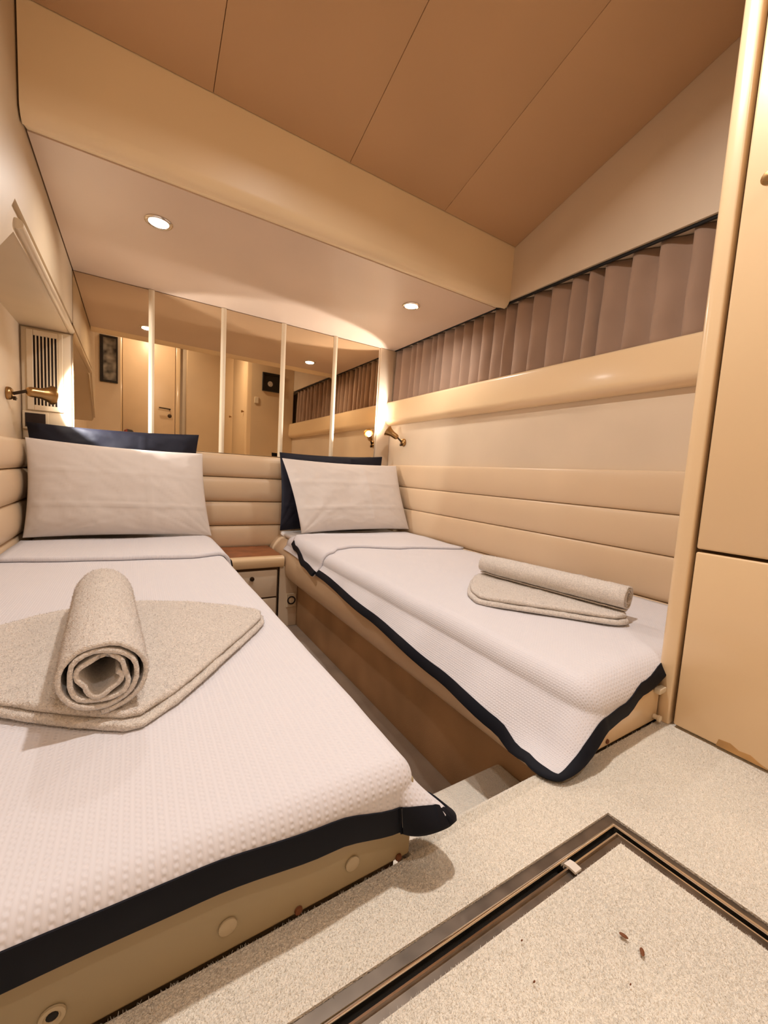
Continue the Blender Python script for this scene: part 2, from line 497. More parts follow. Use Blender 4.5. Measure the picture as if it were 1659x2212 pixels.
# ------------------------------------------------------------------ ventilation panel left of the mirror
t = thing('vent_panel', 'cream ventilation panel with dark vertical slots left of the mirror', 'vent', (-0.322, YB, 0.60))
G().box((XL + 0.004, YB - 0.010, 0.536), (-0.239, YB - 0.0005, 0.99), bev=0.003).build('back_board', 'plastic', t, smooth=40)
gx0, gx1, gz0, gz1 = -0.385, -0.266, 0.655, 0.982
g = G()
for (lo, hi_) in (((gx0, gz0), (gx0 + 0.022, gz1)), ((gx1 - 0.016, gz0), (gx1, gz1)), ((gx0 + 0.022, gz0), (gx1 - 0.016, gz0 + 0.022)), ((gx0 + 0.022, gz1 - 0.022), (gx1 - 0.016, gz1))):
    g.box((lo[0], YB - 0.022, lo[1]), (hi_[0], YB - 0.010, hi_[1]), bev=0.002, seg=1)
g.build('grille_frame', 'plastic', t)
G().box((gx0 + 0.02, YB - 0.012, gz0 + 0.02), (gx1 - 0.014, YB - 0.0105, gz1 - 0.02)).build('grille_void', 'dark_vent', t)
sx = lin(gx0 + 0.022, gx1 - 0.016, 8)
for k in range(1, 7 + 1):
    G().box((sx[k] - 0.0048, YB - 0.021, gz0 + 0.021), (sx[k] - 0.0002, YB - 0.0125, gz1 - 0.021), bev=0.0008, seg=1).build('slat', 'plastic', t)
t = thing('wall_socket', 'small dark square switch plate below the ventilation slots', 'switch', (-0.362, YB - 0.01, 0.58))
G().box((-0.402, YB - 0.018, 0.575), (-0.317, YB - 0.0102, 0.65), bev=0.002).build('plate', 'plastic', t)
G().box((-0.393, YB - 0.0205, 0.585), (-0.327, YB - 0.0175, 0.642), bev=0.001).build('insert', 'dark_vent', t)

# ------------------------------------------------------------------ padded rolls
def roll_profile(z0, z1, depth, back, sgn):
    """section of one horizontal roll: (horizontal coordinate, z)"""
    h = (z1 - z0) / 2; zm = (z0 + z1) / 2
    pts = []
    for a in lin(-PI / 2, PI / 2, 15):
        c = max(0.0, math.cos(a)) ** 0.62
        pts.append((back + sgn * (0.004 + depth * c), zm + (h - 0.0008) * math.sin(a)))
    pts.append((back, z1 - 0.0008)); pts.insert(0, (back, z0 + 0.0008))
    return pts
t = thing('padded_headboard', 'cream padded headboard of stacked horizontal rolls under the mirrors', 'headboard', (0.5, YB, 0.0))
for (za, zb) in ((0.411, 0.533), (0.282, 0.411), (0.153, 0.282), (0.024, 0.153)):
    G().extrude(roll_profile(za, zb, 0.030, YB - 0.001, -1), 'x', XL + 0.002, XR - 0.018).build('padded_roll', 'padded', t, smooth=60)
t = thing('padded_side_panel', 'cream padded rolls along the hull lining beside the right berth', 'wall padding', (XR, 1.3, 0.0))
for (za, zb) in ((0.404, 0.537), (0.275, 0.404), (0.131, 0.275), (0.0, 0.131)):
    G().extrude(roll_profile(za, zb, 0.013, XR - 0.001, -1), 'y', YW + 0.002, YB - 0.038).build('padded_roll', 'padded', t, smooth=60)
t = thing('padded_side_panel', 'plump cream padded rolls at the left edge beside the left pillow', 'wall padding', (XL, 1.5, 0.0))
for (za, zb) in ((0.414, 0.53), (0.285, 0.414), (0.156, 0.285), (0.03, 0.156)):
    G().extrude(roll_profile(za, zb, 0.030, XL + 0.001, 1), 'y', 1.0, YB - 0.038).build('padded_roll', 'padded', t, smooth=60)

# ------------------------------------------------------------------ ledge under the curtain
pr = [(XR - 0.001, 0.934)]
for a in lin(PI / 2, PI, 7):
    pr.append((XR - 0.020 + 0.016 * math.cos(a), 0.918 + 0.016 * math.sin(a)))
for a in lin(PI, 1.5 * PI, 9):
    pr.append((XR - 0.004 + 0.038 * math.cos(a), 0.824 + 0.038 * math.sin(a)))
pr.append((XR - 0.001, 0.786))
o = G().extrude(pr, 'y', YW + 0.002, YB - 0.016).build('window_ledge', 'lacquer', smooth=40)
tag(o, 'rounded cream ledge running below the brown curtains', 'ledge')

# ------------------------------------------------------------------ curtains
def curtain(ya, yb_, n, seed, label):
    rnd = random.Random(seed)
    w = [0.7 + 0.6 * rnd.random() for _ in range(n)]
    tot = sum(w); acc = [0]
    for q in w:
        acc.append(acc[-1] + q / tot * (yb_ - ya))
    amp = [0.046 + 0.012 * rnd.random() for _ in range(n)]
    lean = [0.02 * (rnd.random() - 0.5) for _ in range(n)]
    us = []
    for k in range(n):
        for q in (0.0, 0.10, 0.25, 0.4, 0.55, 0.7, 0.80, 0.88, 0.93, 0.965):
            us.append((k, q))
    us.append((n - 1, 1.0))
    zs = lin(0.930, 1.264, 12)
    def fn(u, z):
        k, q = u
        y = ya + acc[k] + q * (acc[k + 1] - acc[k])
        tz = (z - 0.93) / 0.334
        y += lean[k] * (1 - tz) * math.sin(PI * q) + 0.004 * math.sin(9 * tz + 2.1 * k) * math.sin(PI * q)
        s = interp(1 - q, [(0, 0.0), (0.07, 0.95), (0.16, 1.0), (1.0, 0.0)])
        x = XR + 0.060 - amp[k] * (0.55 + 0.45 * (1 - tz * 0.5)) * s
        return Vector((x, y, z))
    t_ = thing('curtain', label, 'curtain', (XR + 0.03, (ya + yb_) / 2, 0.93), 'pleated curtains along the hull window')
    o = G().grid(fn, us, zs).build('curtain_cloth', 'curtain', t_, smooth=70)
    solidify(o, 0.0015)
    G().box((XR + 0.008, ya, 1.258), (XR + 0.016, yb_, 1.267), bev=0.001, seg=1).build('curtain_track', 'black', t_)
    return t_
curtain(1.425, YB - 0.004, 12, 3, 'far brown pleated curtain reaching the mirror corner')
curtain(YW + 0.004, 1.420, 13, 5, 'near brown pleated curtain ending at the wardrobe post')

# ------------------------------------------------------------------ wardrobe
t = thing('wardrobe', 'tall cream lacquered wardrobe with rounded post at the right edge', 'wardrobe', (1.1, -0.2, 0.0))
g = G()
pts = [(YW, 0.001), (YW, zc(YW) - 0.004), (-0.86, zc(-0.86) - 0.004), (-0.86, 0.001)]
# end panel towards the berth
bmv = [(XW + 0.050, YW - 0.018), (XR - 0.002, YW - 0.018), (XR - 0.002, YW), (XW + 0.050, YW)]
G().prism(bmv, 0.001, zc(YW) - 0.006).build('end_panel', 'vinyl', t)
# post with rounded corner
pp = [(XW + 0.03, 0.343), (XW, 0.343)]
pp = [(XW + 0.05, 0.344)] + [(XW + 0.004 - 0.004 * math.sin(a), 0.348 - 0.004 * math.cos(a)) for a in lin(0, PI / 2, 4)] + \
     [(XW + 0.018 - 0.018 * math.cos(a), YW - 0.018 + 0.018 * math.sin(a)) for a in lin(0, PI / 2, 8)] + [(XW + 0.05, YW)]
G().prism(pp, 0.001, zc(YW) - 0.006).build('corner_post', 'lacquer', t, smooth=40)
g = G()
g.box((XW + 0.022, -0.86, 0.001), (XW + 0.026, 0.345, zc(0.345) - 0.006))
g.build('carcass', 'seam', t)
def wdoor(ya, yb_, za, zb, knob):
    o = G().box((XW + 0.001, ya, za), (XW + 0.021, yb_, zb), bev=0.004, seg=3).build('wardrobe_door', 'lacquer', t, smooth=40)
    if knob:
        G().lathe([(0.0, -0.001), (0.006, -0.001), (0.006, 0.010), (0.012, 0.014), (0.013, 0.020), (0.009, 0.025), (0.0, 0.026)],
                  aim((XW + 0.001, knob[0], knob[1]), (-1, 0, 0)), 16).build('door_knob', 'brass', o, smooth=40)
    return o
wdoor(-0.245, 0.3365, 0.3665, 1.77, (0.295, 1.010))
wl = wdoor(-0.245, 0.3365, 0.006, 0.3605, None)
wdoor(-0.855, -0.251, 0.3665, 1.77, (-0.29, 1.010))
wdoor(-0.855, -0.251, 0.006, 0.3605, None)
fl = [(0.3365, 1.776), (0.3365, zc(0.3365) - 0.006), (-0.855, zc(-0.855) - 0.006), (-0.855, 1.776)]
G().add([(x, p[0], p[1]) for x in (XW + 0.001, XW + 0.021) for p in fl],
        [(0, 1, 2, 3), (7, 6, 5, 4), (0, 4, 5, 1), (1, 5, 6, 2), (2, 6, 7, 3), (3, 7, 4, 0)]).build('top_filler', 'lacquer', t)
# water stain at the foot of the lower door, a thin brown film
def film(pts, x):
    n = len(pts)
    return G().add([(x, p[0], p[1]) for p in pts] + [(x + 0.0006, p[0], p[1]) for p in pts],
                   [tuple(range(n)), tuple(range(2 * n - 1, n - 1, -1))] + [(i, (i + 1) % n, n + (i + 1) % n, n + i) for i in range(n)])
M['stain'] = mat('water_stain', (0.50, 0.27, 0.09), 0.4, var=0.15, vscale=40)
film([(0.265, 0.0065), (0.262, 0.020), (0.245, 0.022), (0.232, 0.016), (0.216, 0.018), (0.200, 0.010), (0.190, 0.0065)], XW + 0.0004).build('water_stain', 'stain', wl)['label'] = 'orange brown water stain at the door foot'

# framed picture and switch on the wardrobe end, seen in the mirror
t = thing('framed_picture', 'small dark framed print on the wardrobe end, reflected in the mirror', 'picture', (1.17, YW + 0.01, 1.22))
g = G()
px0, px1, pz0, pz1 = 1.075, 1.275, 1.225, 1.405
for lo, hi_ in (((px0, pz0), (px1, pz0 + 0.018)), ((px0, pz1 - 0.018), (px1, pz1)), ((px0, pz0 + 0.018), (px0 + 0.018, pz1 - 0.018)), ((px1 - 0.018, pz0 + 0.018), (px1, pz1 - 0.018))):
    g.box((lo[0], YW + 0.0005, lo[1]), (hi_[0], YW + 0.016, hi_[1]), bev=0.002, seg=1)
g.build('picture_frame', 'frame_black', t)
G().box((px0 + 0.016, YW + 0.0008, pz0 + 0.016), (px1 - 0.016, YW + 0.008, pz1 - 0.016)).build('print', 'art_dark', t)
G().lathe([(0.0, 0), (0.026, 0), (0.024, 0.001), (0.0, 0.0015)], aim((1.155, YW + 0.008, 1.300), (0, 1, 0)), 14).build('print_motif', 'art_blob', t)
o = G().box((1.005, YW + 0.0005, 1.095), (1.045, YW + 0.008, 1.155), bev=0.003).build('light_switch', 'plastic')
tag(o, 'cream light switch below the small dark picture in the mirror', 'switch')
# tall picture on the partition
t = thing('framed_picture', 'tall grey photograph in black frame on the partition, reflected leftmost', 'picture', (-0.21, -0.70, 1.26))
g = G()
px0, px1, pz0, pz1 = -0.292, -0.136, 1.255, 1.725
for lo, hi_ in (((px0, pz0), (px1, pz0 + 0.022)), ((px0, pz1 - 0.022), (px1, pz1)), ((px0, pz0 + 0.022), (px0 + 0.03, pz1 - 0.022)), ((px1 - 0.014, pz0 + 0.022), (px1, pz1 - 0.022))):
    g.box((lo[0], -0.6995, lo[1]), (hi_[0], -0.680, hi_[1]), bev=0.002, seg=1)
g.build('picture_frame', 'frame_black', t)
G().box((px0 + 0.028, -0.6992, pz0 + 0.02), (px1 - 0.012, -0.690, pz1 - 0.02)).build('print', 'art', t)

# seat box with a bag by the entrance door (only the top shows in the mirror)
o = G().box((-0.112, YR + 0.06, 0.001), (0.40, -0.79, 0.45), bev=0.02, seg=3).build('bench_seat', 'vinyl', smooth=40)
tag(o, 'low cream vinyl seat box beside the entrance door', 'seat')
t = thing('travel_bag', 'black soft bag with red end standing by the door in the mirror', 'bag', (0.12, -0.92, 0.452))
def bagf(u, v):
    a = 2 * PI * v
    x = -0.10 + 0.46 * u
    hgt = interp(u, [(0, 0.33), (0.15, 0.36), (0.35, 0.27), (0.7, 0.24), (1.0, 0.10)]) * (1.0 if 0 < u < 1 else 0.6)
    wdt = 0.11 * (1.0 if 0 < u < 1 else 0.5)
    return Vector((x, -0.92 + wdt * math.cos(a), 0.456 + hgt / 2 + hgt / 2 * math.sin(a)))
g = G().grid(bagf, [0, 0.04, 0.1, 0.2, 0.3, 0.4, 0.5, 0.6, 0.7, 0.8, 0.9, 0.97, 1.0], lin(0, 1, 21))
g.build('bag_body', 'bag', t, smooth=60)
g = G().grid(lambda u, v: bagf(u, v) + (bagf(u, v) - Vector((bagf(u, v).x, -0.92, 0.62))).normalized() * 0.004, [0.0, 0.03, 0.07, 0.10], lin(0, 1, 21))
solidify(g.build('bag_end', 'red', t, smooth=60), 0.003)

# ------------------------------------------------------------------ downlights
def downlight(x, y, z, nrm, power, label):
    t = thing('ceiling_downlight', label, 'downlight', (x, y, z), 'recessed ceiling downlights')
    m = aim((x, y, z), nrm)
    G().lathe([(0.031, -0.002), (0.041, -0.001), (0.042, 0.002), (0.039, 0.005), (0.034, 0.0055), (0.031, 0.003)], m, 32).build('bezel', 'chrome', t, smooth=50)
    G().lathe([(0.0, 0.0005), (0.0315, 0.0005), (0.030, 0.0032), (0.0, 0.0052)], m, 28).build('lens', 'lens', t, smooth=50)
    ld = bpy.data.lights.new('downlight_glow', 'AREA')
    ld.shape = 'DISK'; ld.size = 0.058; ld.energy = power; ld.color = WARM
    ld.spread = math.radians(165)
    lo = bpy.data.objects.new('downlight_glow', ld)
    C.objects.link(lo)
    lo.parent = t
    lo.matrix_world = m @ Matrix.Translation((0, 0, 0.007)) @ Matrix.Rotation(PI, 4, 'X')
    lo.matrix_parent_inverse = Matrix.Identity(4)
    lo.matrix_local = Matrix.Translation((-x, -y, -z)) @ m @ Matrix.Translation((0, 0, 0.007)) @ Matrix.Rotation(PI, 4, 'X')
    return t
downlight(0.063, 1.618, ZL, (0, 0, -1), POWER_DOWN, 'lit recessed downlight above the left pillow')
downlight(1.084, 1.616, ZL, (0, 0, -1), POWER_DOWN, 'lit recessed downlight near the curtain above the right berth')
cn = Vector((0, -SL, -1)).normalized()
for (x, y, pw) in ((0.46, 0.57, 1.0), (0.15, -0.62, 0.6)):
    p = Vector((x, y, zc(y)))
    downlight(p.x, p.y, p.z, cn, POWER_ENTRY * pw, 'lit recessed downlight in the sloping ceiling over the hatch' if y > 0 else 'lit recessed downlight in front of the entrance door')

# ------------------------------------------------------------------ reading lamps
def reading_lamp(base, wall_n, head_from, head_dir, scale, power, label):
    t = thing('reading_lamp', label, 'lamp', base, 'brass reading lamps at the berth heads')
    m = aim(base, wall_n)
    G().lathe([(0.0, 0.0), (0.023, 0.0), (0.024, 0.004), (0.022, 0.012), (0.016, 0.017), (0.0, 0.019)], m, 24).build('wall_rosette', 'brass', t, smooth=50)
    b = Vector(base) + Vector(wall_n) * 0.016
    hf = Vector(head_from)
    hdv = Vector(head_dir).normalized()
    G().tube([b, b + (hf - b) * 0.5, hf, hf + hdv * 0.008], 0.0055 * scale).build('arm', 'brass_dark', t, smooth=50)
    k = b + Vector((0, 0, -0.016))
    G().lathe([(0.0, 0.0), (0.007, 0.001), (0.008, 0.010), (0.0, 0.013)], aim(k, wall_n), 14).build('switch_knob', 'brass_dark', t, smooth=50)
    hm = aim(hf, hdv)
    s = scale
    outer = [(0.0, 0.0), (0.009, 0.0), (0.015, 0.006), (0.018, 0.014), (0.0185, 0.044), (0.020, 0.048), (0.0235, 0.060), (0.030, 0.076), (0.0345, 0.080), (0.035, 0.084)]
    inner = [(0.033, 0.083), (0.0285, 0.076), (0.021, 0.060), (0.016, 0.046), (0.0, 0.044)]
    sh = G().lathe([(r * s, h * s) for r, h in outer + inner], hm, 28).build('lamp_shade', 'brass', t, smooth=50)
    G().lathe([(0.0, 0.047 * s), (0.010 * s, 0.049 * s), (0.014 * s, 0.060 * s), (0.012 * s, 0.068 * s), (0.0, 0.073 * s)], hm, 16).build('bulb', 'bulb', sh, smooth=60)
    ld = bpy.data.lights.new('reading_glow', 'SPOT')
    ld.energy = power; ld.color = WARM; ld.spot_size = math.radians(108); ld.spot_blend = 0.15
    ld.shadow_soft_size = 0.010
    lo = bpy.data.objects.new('reading_glow', ld)
    C.objects.link(lo)
    lo.parent = t
    lo.matrix_local = Matrix.Translation(-Vector(base)) @ hm @ Matrix.Translation((0, 0, 0.083 * s)) @ Matrix.Rotation(PI, 4, 'X')
    return t
reading_lamp((XR - 0.001, 2.070, 0.675), (-1, 0, 0), (1.362, 2.085, 0.700), (-0.062, 0.066, 0.056), 0.95, POWER_READ, 'brass reading lamp on the hull lining above the right pillow')
reading_lamp((XL + 0.001, 2.030, 0.690), (1, 0, 0), (-0.352, 2.030, 0.705), (0.088, 0.066, 0.002), 1.05, POWER_READ, 'brass reading lamp in front of the ventilation slots')

# ------------------------------------------------------------------ nightstand between the berths
t = thing('nightstand', 'small cream bedside cabinet with wooden top between the berths', 'nightstand', (0.48, 2.06, ZF))
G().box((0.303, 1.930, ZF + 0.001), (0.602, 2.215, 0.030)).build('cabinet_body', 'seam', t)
G().box((0.303, 1.922, 0.031), (0.628, 2.222, 0.040), bev=0.002).build('wooden_top', 'wood', t)
pr = [(1.936, -0.008), (1.936, 0.044)] + [(1.918 - 0.018 * math.cos(a), 0.026 + 0.018 * math.sin(a)) for a in lin(PI / 2, 0, 6)] + [(1.902, 0.0)] + [(1.908, -0.008)]
G().extrude(pr, 'x', 0.303, 0.622).build('front_lip', 'lacquer', t, smooth=40)
for (za, zb) in ((-0.157, -0.024), (-0.310, -0.165)):
    dr = G().box((0.33, 1.914, za), (0.592, 1.9295, zb), bev=0.003).build('drawer', 'vinyl_pale', t, smooth=40)
    G().lathe([(0.0, 0), (0.005, 0), (0.006, 0.010), (0.011, 0.014), (0.010, 0.020), (0.0, 0.022)], aim((0.468, 1.914, zb - 0.032), (0, -1, 0)), 14).build('knob', 'brass_dark', dr, smooth=50)
G().box((0.606, 1.917, ZF + 0.001), (0.699, 1.93, -0.009), bev=0.002).build('side_column', 'vinyl_pale', t)
t = thing('power_outlet', 'round power socket on the column beside the nightstand drawer', 'socket', (0.667, 1.917, -0.22))
G().box((0.641, 1.909, -0.219), (0.692, 1.9165, -0.150), bev=0.002).build('plate', 'plastic', t)
G().lathe([(0.0, 0), (0.021, 0.0), (0.0215, 0.003), (0.017, 0.004), (0.016, 0.0005), (0.0, 0.0005)], aim((0.667, 1.909, -0.184), (0, -1, 0)), 24).build('socket_ring', 'dark_vent', t, smooth=40)
G().lathe([(0.0, 0), (0.0145, 0.0), (0.0145, 0.0018), (0.0, 0.0022)], aim((0.667, 1.909, -0.184), (0, -1, 0)), 20).build('socket_face', 'plastic', t, smooth=40)

# ------------------------------------------------------------------ berths
def screw_cap(parent, x, z, kind):
    m = aim((x, 0.3635, z), (0, -1, 0))
    if kind == 'cap':
        G().lathe([(0.0, 0.0), (0.0085, 0.0), (0.0085, 0.0016), (0.007, 0.0024), (0.0, 0.0022)], m, 18).build('screw_cap', 'cap', parent, smooth=50)
    elif kind == 'hole':
        o = G().lathe([(0.0, 0.0), (0.009, 0.0), (0.0088, 0.0018), (0.006, 0.0020), (0.005, 0.0006), (0.0, 0.0006)], m, 18).build('screw_cap', 'cap', parent, smooth=50)
        G().lathe([(0.0, 0.0007), (0.0042, 0.0007), (0.003, 0.0016), (0.0, 0.0017)], m, 12).build('screw_head', 'black', o)
    elif kind == 'peg':
        G().lathe([(0.0, 0.0), (0.005, 0.0), (0.005, 0.008), (0.0065, 0.009), (0.0065, 0.013), (0.0, 0.015)], m, 14).build('peg', 'plastic', parent, smooth=50)
    else:
        G().lathe([(0.0, 0.0), (0.0045, 0.0), (0.004, 0.0022), (0.0, 0.003)], m, 10).build('bolt', 'rust', parent, smooth=50)
# right berth
t = thing('berth_base', 'cream upholstered base of the right berth with tan carpeted side', 'berth', (1.05, 1.3, ZF))
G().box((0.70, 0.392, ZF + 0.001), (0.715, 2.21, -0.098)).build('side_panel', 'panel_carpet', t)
pr = [(0.74, 0.096), (0.695, 0.096), (0.676, 0.088), (0.660, 0.072), (0.645, 0.050), (0.634, 0.022), (0.629, -0.008)]
pr += [(0.70 - 0.070 * math.cos(a), -0.018 - 0.080 * math.sin(a)) for a in lin(0.1, PI / 2, 9)] + [(0.74, -0.098)]
G().extrude(pr, 'y', 0.402, 2.222).build('side_rail', 'padded', t, smooth=40)
fb = G().box((0.668, 0.364, 0.001), (0.921, 0.380, 0.074), bev=0.004, seg=3).build('footboard', 'lacquer', t, smooth=40)
G().box((0.93, 0.380, 0.001), (1.385, 0.392, 0.098)).build('end_board', 'lacquer', t)
G().box((0.716, 0.393, -0.30), (1.38, 2.20, 0.096)).build('base_box', 'vinyl', t)
screw_cap(fb, 0.735, 0.012, 'bolt')
screw_cap(fb, 0.905, 0.014, 'peg')
G().box((0.893, 0.352, 0.066), (0.921, 0.3645, 0.078), bev=0.003).build('catch', 'plastic', fb, smooth=40)
# left berth
t = thing('berth_base', 'cream base of the left berth with round screw caps', 'berth', (-0.05, 1.3, ZF))
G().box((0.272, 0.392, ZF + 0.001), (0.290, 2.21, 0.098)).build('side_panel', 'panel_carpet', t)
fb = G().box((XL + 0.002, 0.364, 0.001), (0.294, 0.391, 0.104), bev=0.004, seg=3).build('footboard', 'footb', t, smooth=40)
G().box((XL + 0.004, 0.392, -0.30), (0.271, 2.20, 0.096)).build('base_box', 'vinyl', t)
screw_cap(fb, 0.211, 0.030, 'cap'); screw_cap(fb, 0.076, 0.031, 'cap'); screw_cap(fb, -0.056, 0.031, 'hole')
screw_cap(fb, 0.276, 0.006, 'bolt'); screw_cap(fb, 0.148, 0.007, 'bolt')
# mattresses
o = G().box((0.690, 0.430, 0.0985), (1.382, 2.208, 0.1235), bev=0.011, seg=3).build('mattress', 'sheet', smooth=40)
tag(o, 'thin white sheeted mattress of the right berth beside the nightstand', 'mattress')
o = G().box((XL + 0.040, 0.400, 0.0985), (0.268, 2.208, 0.1235), bev=0.011, seg=3).build('mattress', 'sheet', smooth=40)
tag(o, 'thin white sheeted mattress under the left pillow', 'mattress')

# ------------------------------------------------------------------ coverlets
def smooth_noise(x, y, s, k):
    return noise.noise(Vector((x * k + s, y * k - s, s * 1.7)))
class Cover:
    """cloth lying on a berth; xi wall edge, xe aisle edge, ye foot edge, hanging lengths as functions"""
    def __init__(s, xi, xe, ye, yh, z0, ra, rb, La, Lb, flare, seed, zmin=0.004):
        s.xi, s.xe, s.ye, s.yh, s.z0, s.ra, s.rb, s.La, s.Lb, s.flare, s.seed, s.zmin = xi, xe, ye, yh, z0, ra, rb, La, Lb, flare, seed, zmin
        s.sg = -1 if xe < xi else 1
    def drop(s, d, r, fl):
        if d < r * PI / 2:
            return r * math.sin(d / r), r * (1 - math.cos(d / r))
        e = d - r * PI / 2
        return r + e * math.sin(fl), r + e * math.cos(fl)
    def at(s, a, b, lift=0.0):
        """a: metres past the aisle edge (negative on top), b: metres past the foot edge"""
        A, B = max(a, 0.0), max(b, 0.0)
        if A > 0 and B > 0:
            k = min(1.0, A / s.La(s.ye)) * min(1.0, B / s.Lb(s.xe))
            A, B = A * (1 - 0.17 * k * k), B * (1 - 0.17 * k * k)
        x = s.xe + s.sg * min(a, 0.0)
        y = s.ye - min(b, 0.0)
        d = math.hypot(A, B)
        z = s.z0
        nz = 0.0035 * smooth_noise(x, y, s.seed, 5.0) + 0.0014 * smooth_noise(x, y, s.seed + 3, 17.0)
        if d > 1e-6:
            ca, cb = A / d, B / d
            r = s.ra * ca * ca + s.rb * cb * cb
            corner = 2 * ca * cb
            wave = 0.09 + 0.06 * math.sin((y if ca > cb else x) * 21 + s.seed) + 0.03 * math.sin((y if ca > cb else x) * 47)
            fl = s.flare[0] * ca * ca + s.flare[1] * cb * cb + s.flare[2] * corner + wave * min(1, d / 0.1)
            out, dn = s.drop(d, r + lift, fl)
            x += s.sg * out * ca
            y -= out * cb
            z -= dn
            wy = min(1.0, max(0.0, (0.50 - y) / 0.10))
            zm = s.zmin + lift
            if wy > 0 and z < zm + 0.03:
                q = (z - zm - 0.03)
                wy = wy * wy * (3 - 2 * wy)
                z = z * (1 - wy) + wy * (zm + 0.03 * math.exp(q / 0.03))
        return Vector((x, y, z + lift + nz * (1 if d < 1e-6 else max(0.2, 1 - d / 0.08))))
def cover_grid(cv, y_head, name, m, parent, a0=None, binding=True, bw=0.026, lift=0.0, foot=True, ynear=None, Lh=None, n_top=36, n_len=90):
    """main cloth as a grid of (column, row) parameters"""
    wid = abs(cv.xi - cv.xe)
    cols = [('t', q) for q in lin(0, 1, n_top)] + [('h', q) for q in lin(0.02, 1.0, 46)]
    rows = [('t', q) for q in lin(0, 1, n_len)] + ([('h', q) for q in lin(0.04, 1.0, 24)] if foot else [])
    def ab(c, r):
        if r[0] == 't':
            y = y_head + ((cv.ye if foot else 0) - y_head) * r[1] if foot else None
            if not foot:
                yn = ynear
                y = y_head + (yn - y_head) * r[1]
            b = cv.ye - y
        else:
            b = None
        a = -wid * (1 - c[1]) if c[0] == 't' else None
        yy = cv.ye if b is None else cv.ye - b
        xx = cv.xe + cv.sg * (a if a is not None else 0.0)
        if a is None:
            a = cv.La(yy) * c[1] * 0.975
        if b is None:
            b = cv.Lb(xx) * r[1] * 0.97
        if c[0] == 'h' and r[0] == 'h':
            k = 1 - 0.07 * c[1] * r[1]
            a, b = a * k, b * k
        return a, b
    fn = lambda c, r: cv.at(*ab(c, r), lift)
    uv = lambda c, r: ab(c, r)
    g = G().grid(fn, cols, rows, uv)
    o = g.build(name, m, parent, smooth=80)
    return o, ab, cols, rows
def strip(pts_in, pts_out, nrm, thick, name, m, parent):
    """flat binding: closed ribbon between two rows of points with real thickness"""
    V, F = [], []
    n = len(pts_in)
    for i in range(n):
        nn = nrm[i]
        pi_, po = pts_in[i], pts_out[i]
        dr = (po - pi_).normalized()
        po = po + dr * 0.002
        V += [pi_ + nn * thick, po + nn * thick, po + dr * thick * 0.9, po - nn * thick * 1.6, pi_ - nn * thick * 1.6]
    for i in range(n - 1):
        for k in range(5):
            k2 = (k + 1) % 5
            F.append((i * 5 + k, i * 5 + k2, (i + 1) * 5 + k2, (i + 1) * 5 + k))
    F += [tuple(range(5)), tuple(range((n - 1) * 5 + 4, (n - 1) * 5 - 1, -1))]
    return G().add(V, F).build(name, m, parent, smooth=60)
def hem(cv, params, bw, lift, name, parent, thick=0.0038):
    """params: list of (a, b, da, db): hem point and the inward direction in cloth space"""
    pin, pout, nn = [], [], []
    for (a, b, da, db) in params:
        po = cv.at(a, b, lift); pi_ = cv.at(a + da * bw, b + db * bw, lift)
        e = 0.004
        tx = cv.at(a + db * e, b - da * e, lift) - cv.at(a - db * e, b + da * e, lift)
        nrm = (po - pi_).cross(tx)
        if nrm.length < 1e-9:
            nrm = Vector((0, 0, 1))
        nrm.normalize()
        ctr = Vector((cv.xe - cv.sg * 0.1, cv.ye + 0.1, 0.0))
        if (pi_ - ctr).dot(nrm) < 0:
            nrm = -nrm
        pin.append(pi_); pout.append(po); nn.append(nrm)
    return strip(pin, pout, nn, thick, name, 'navy', parent)

# right coverlet
cvR = Cover(1.372, 0.705, 0.408, 2.0, 0.1285, 0.045, 0.050,
            lambda y: interp(y, [(0.40, 0.225), (0.50, 0.182), (0.70, 0.166), (1.06, 0.142), (1.48, 0.116), (1.9, 0.10)]),
            lambda x: interp(x, [(0.70, 0.105), (0.76, 0.098), (0.84, 0.074), (0.95, 0.055), (1.3, 0.055)]),
            (0.62, 0.22, 0.30), 2.3)
t = thing('coverlet', 'white seersucker coverlet with navy edging on the right berth', 'coverlet', (1.0, 1.2, 0.1))
o, ab, cols, rows = cover_grid(cvR, 1.99, 'cover_cloth', 'cover', t)
solidify(o, 0.003, 0)
ps = []
for y in lin(1.53, cvR.ye, 60):
    ps.append((cvR.La(y), cvR.ye - y, -1, 0))
La0, Lb0 = cvR.La(cvR.ye), cvR.Lb(cvR.xe)
for q in lin(0.02, 1, 40):
    th = PI / 4 * interp(q, [(0.35, 0.0), (1.0, 1.0)])
    ps.append((La0, Lb0 * q, -math.cos(th), -math.sin(th)))
for q in lin(0.98, 0, 46):
    th = PI / 2 - PI / 4 * interp(q, [(0.5, 0.0), (1.0, 1.0)])
    ps.append((La0 * q, Lb0, -math.cos(th), -math.sin(th)))
for x in lin(0.71, 1.30, 30):
    ps.append((-(x - cvR.xe), cvR.Lb(x), 0, -1))
hem(cvR, ps, 0.020, 0.0, 'navy_edging', t)

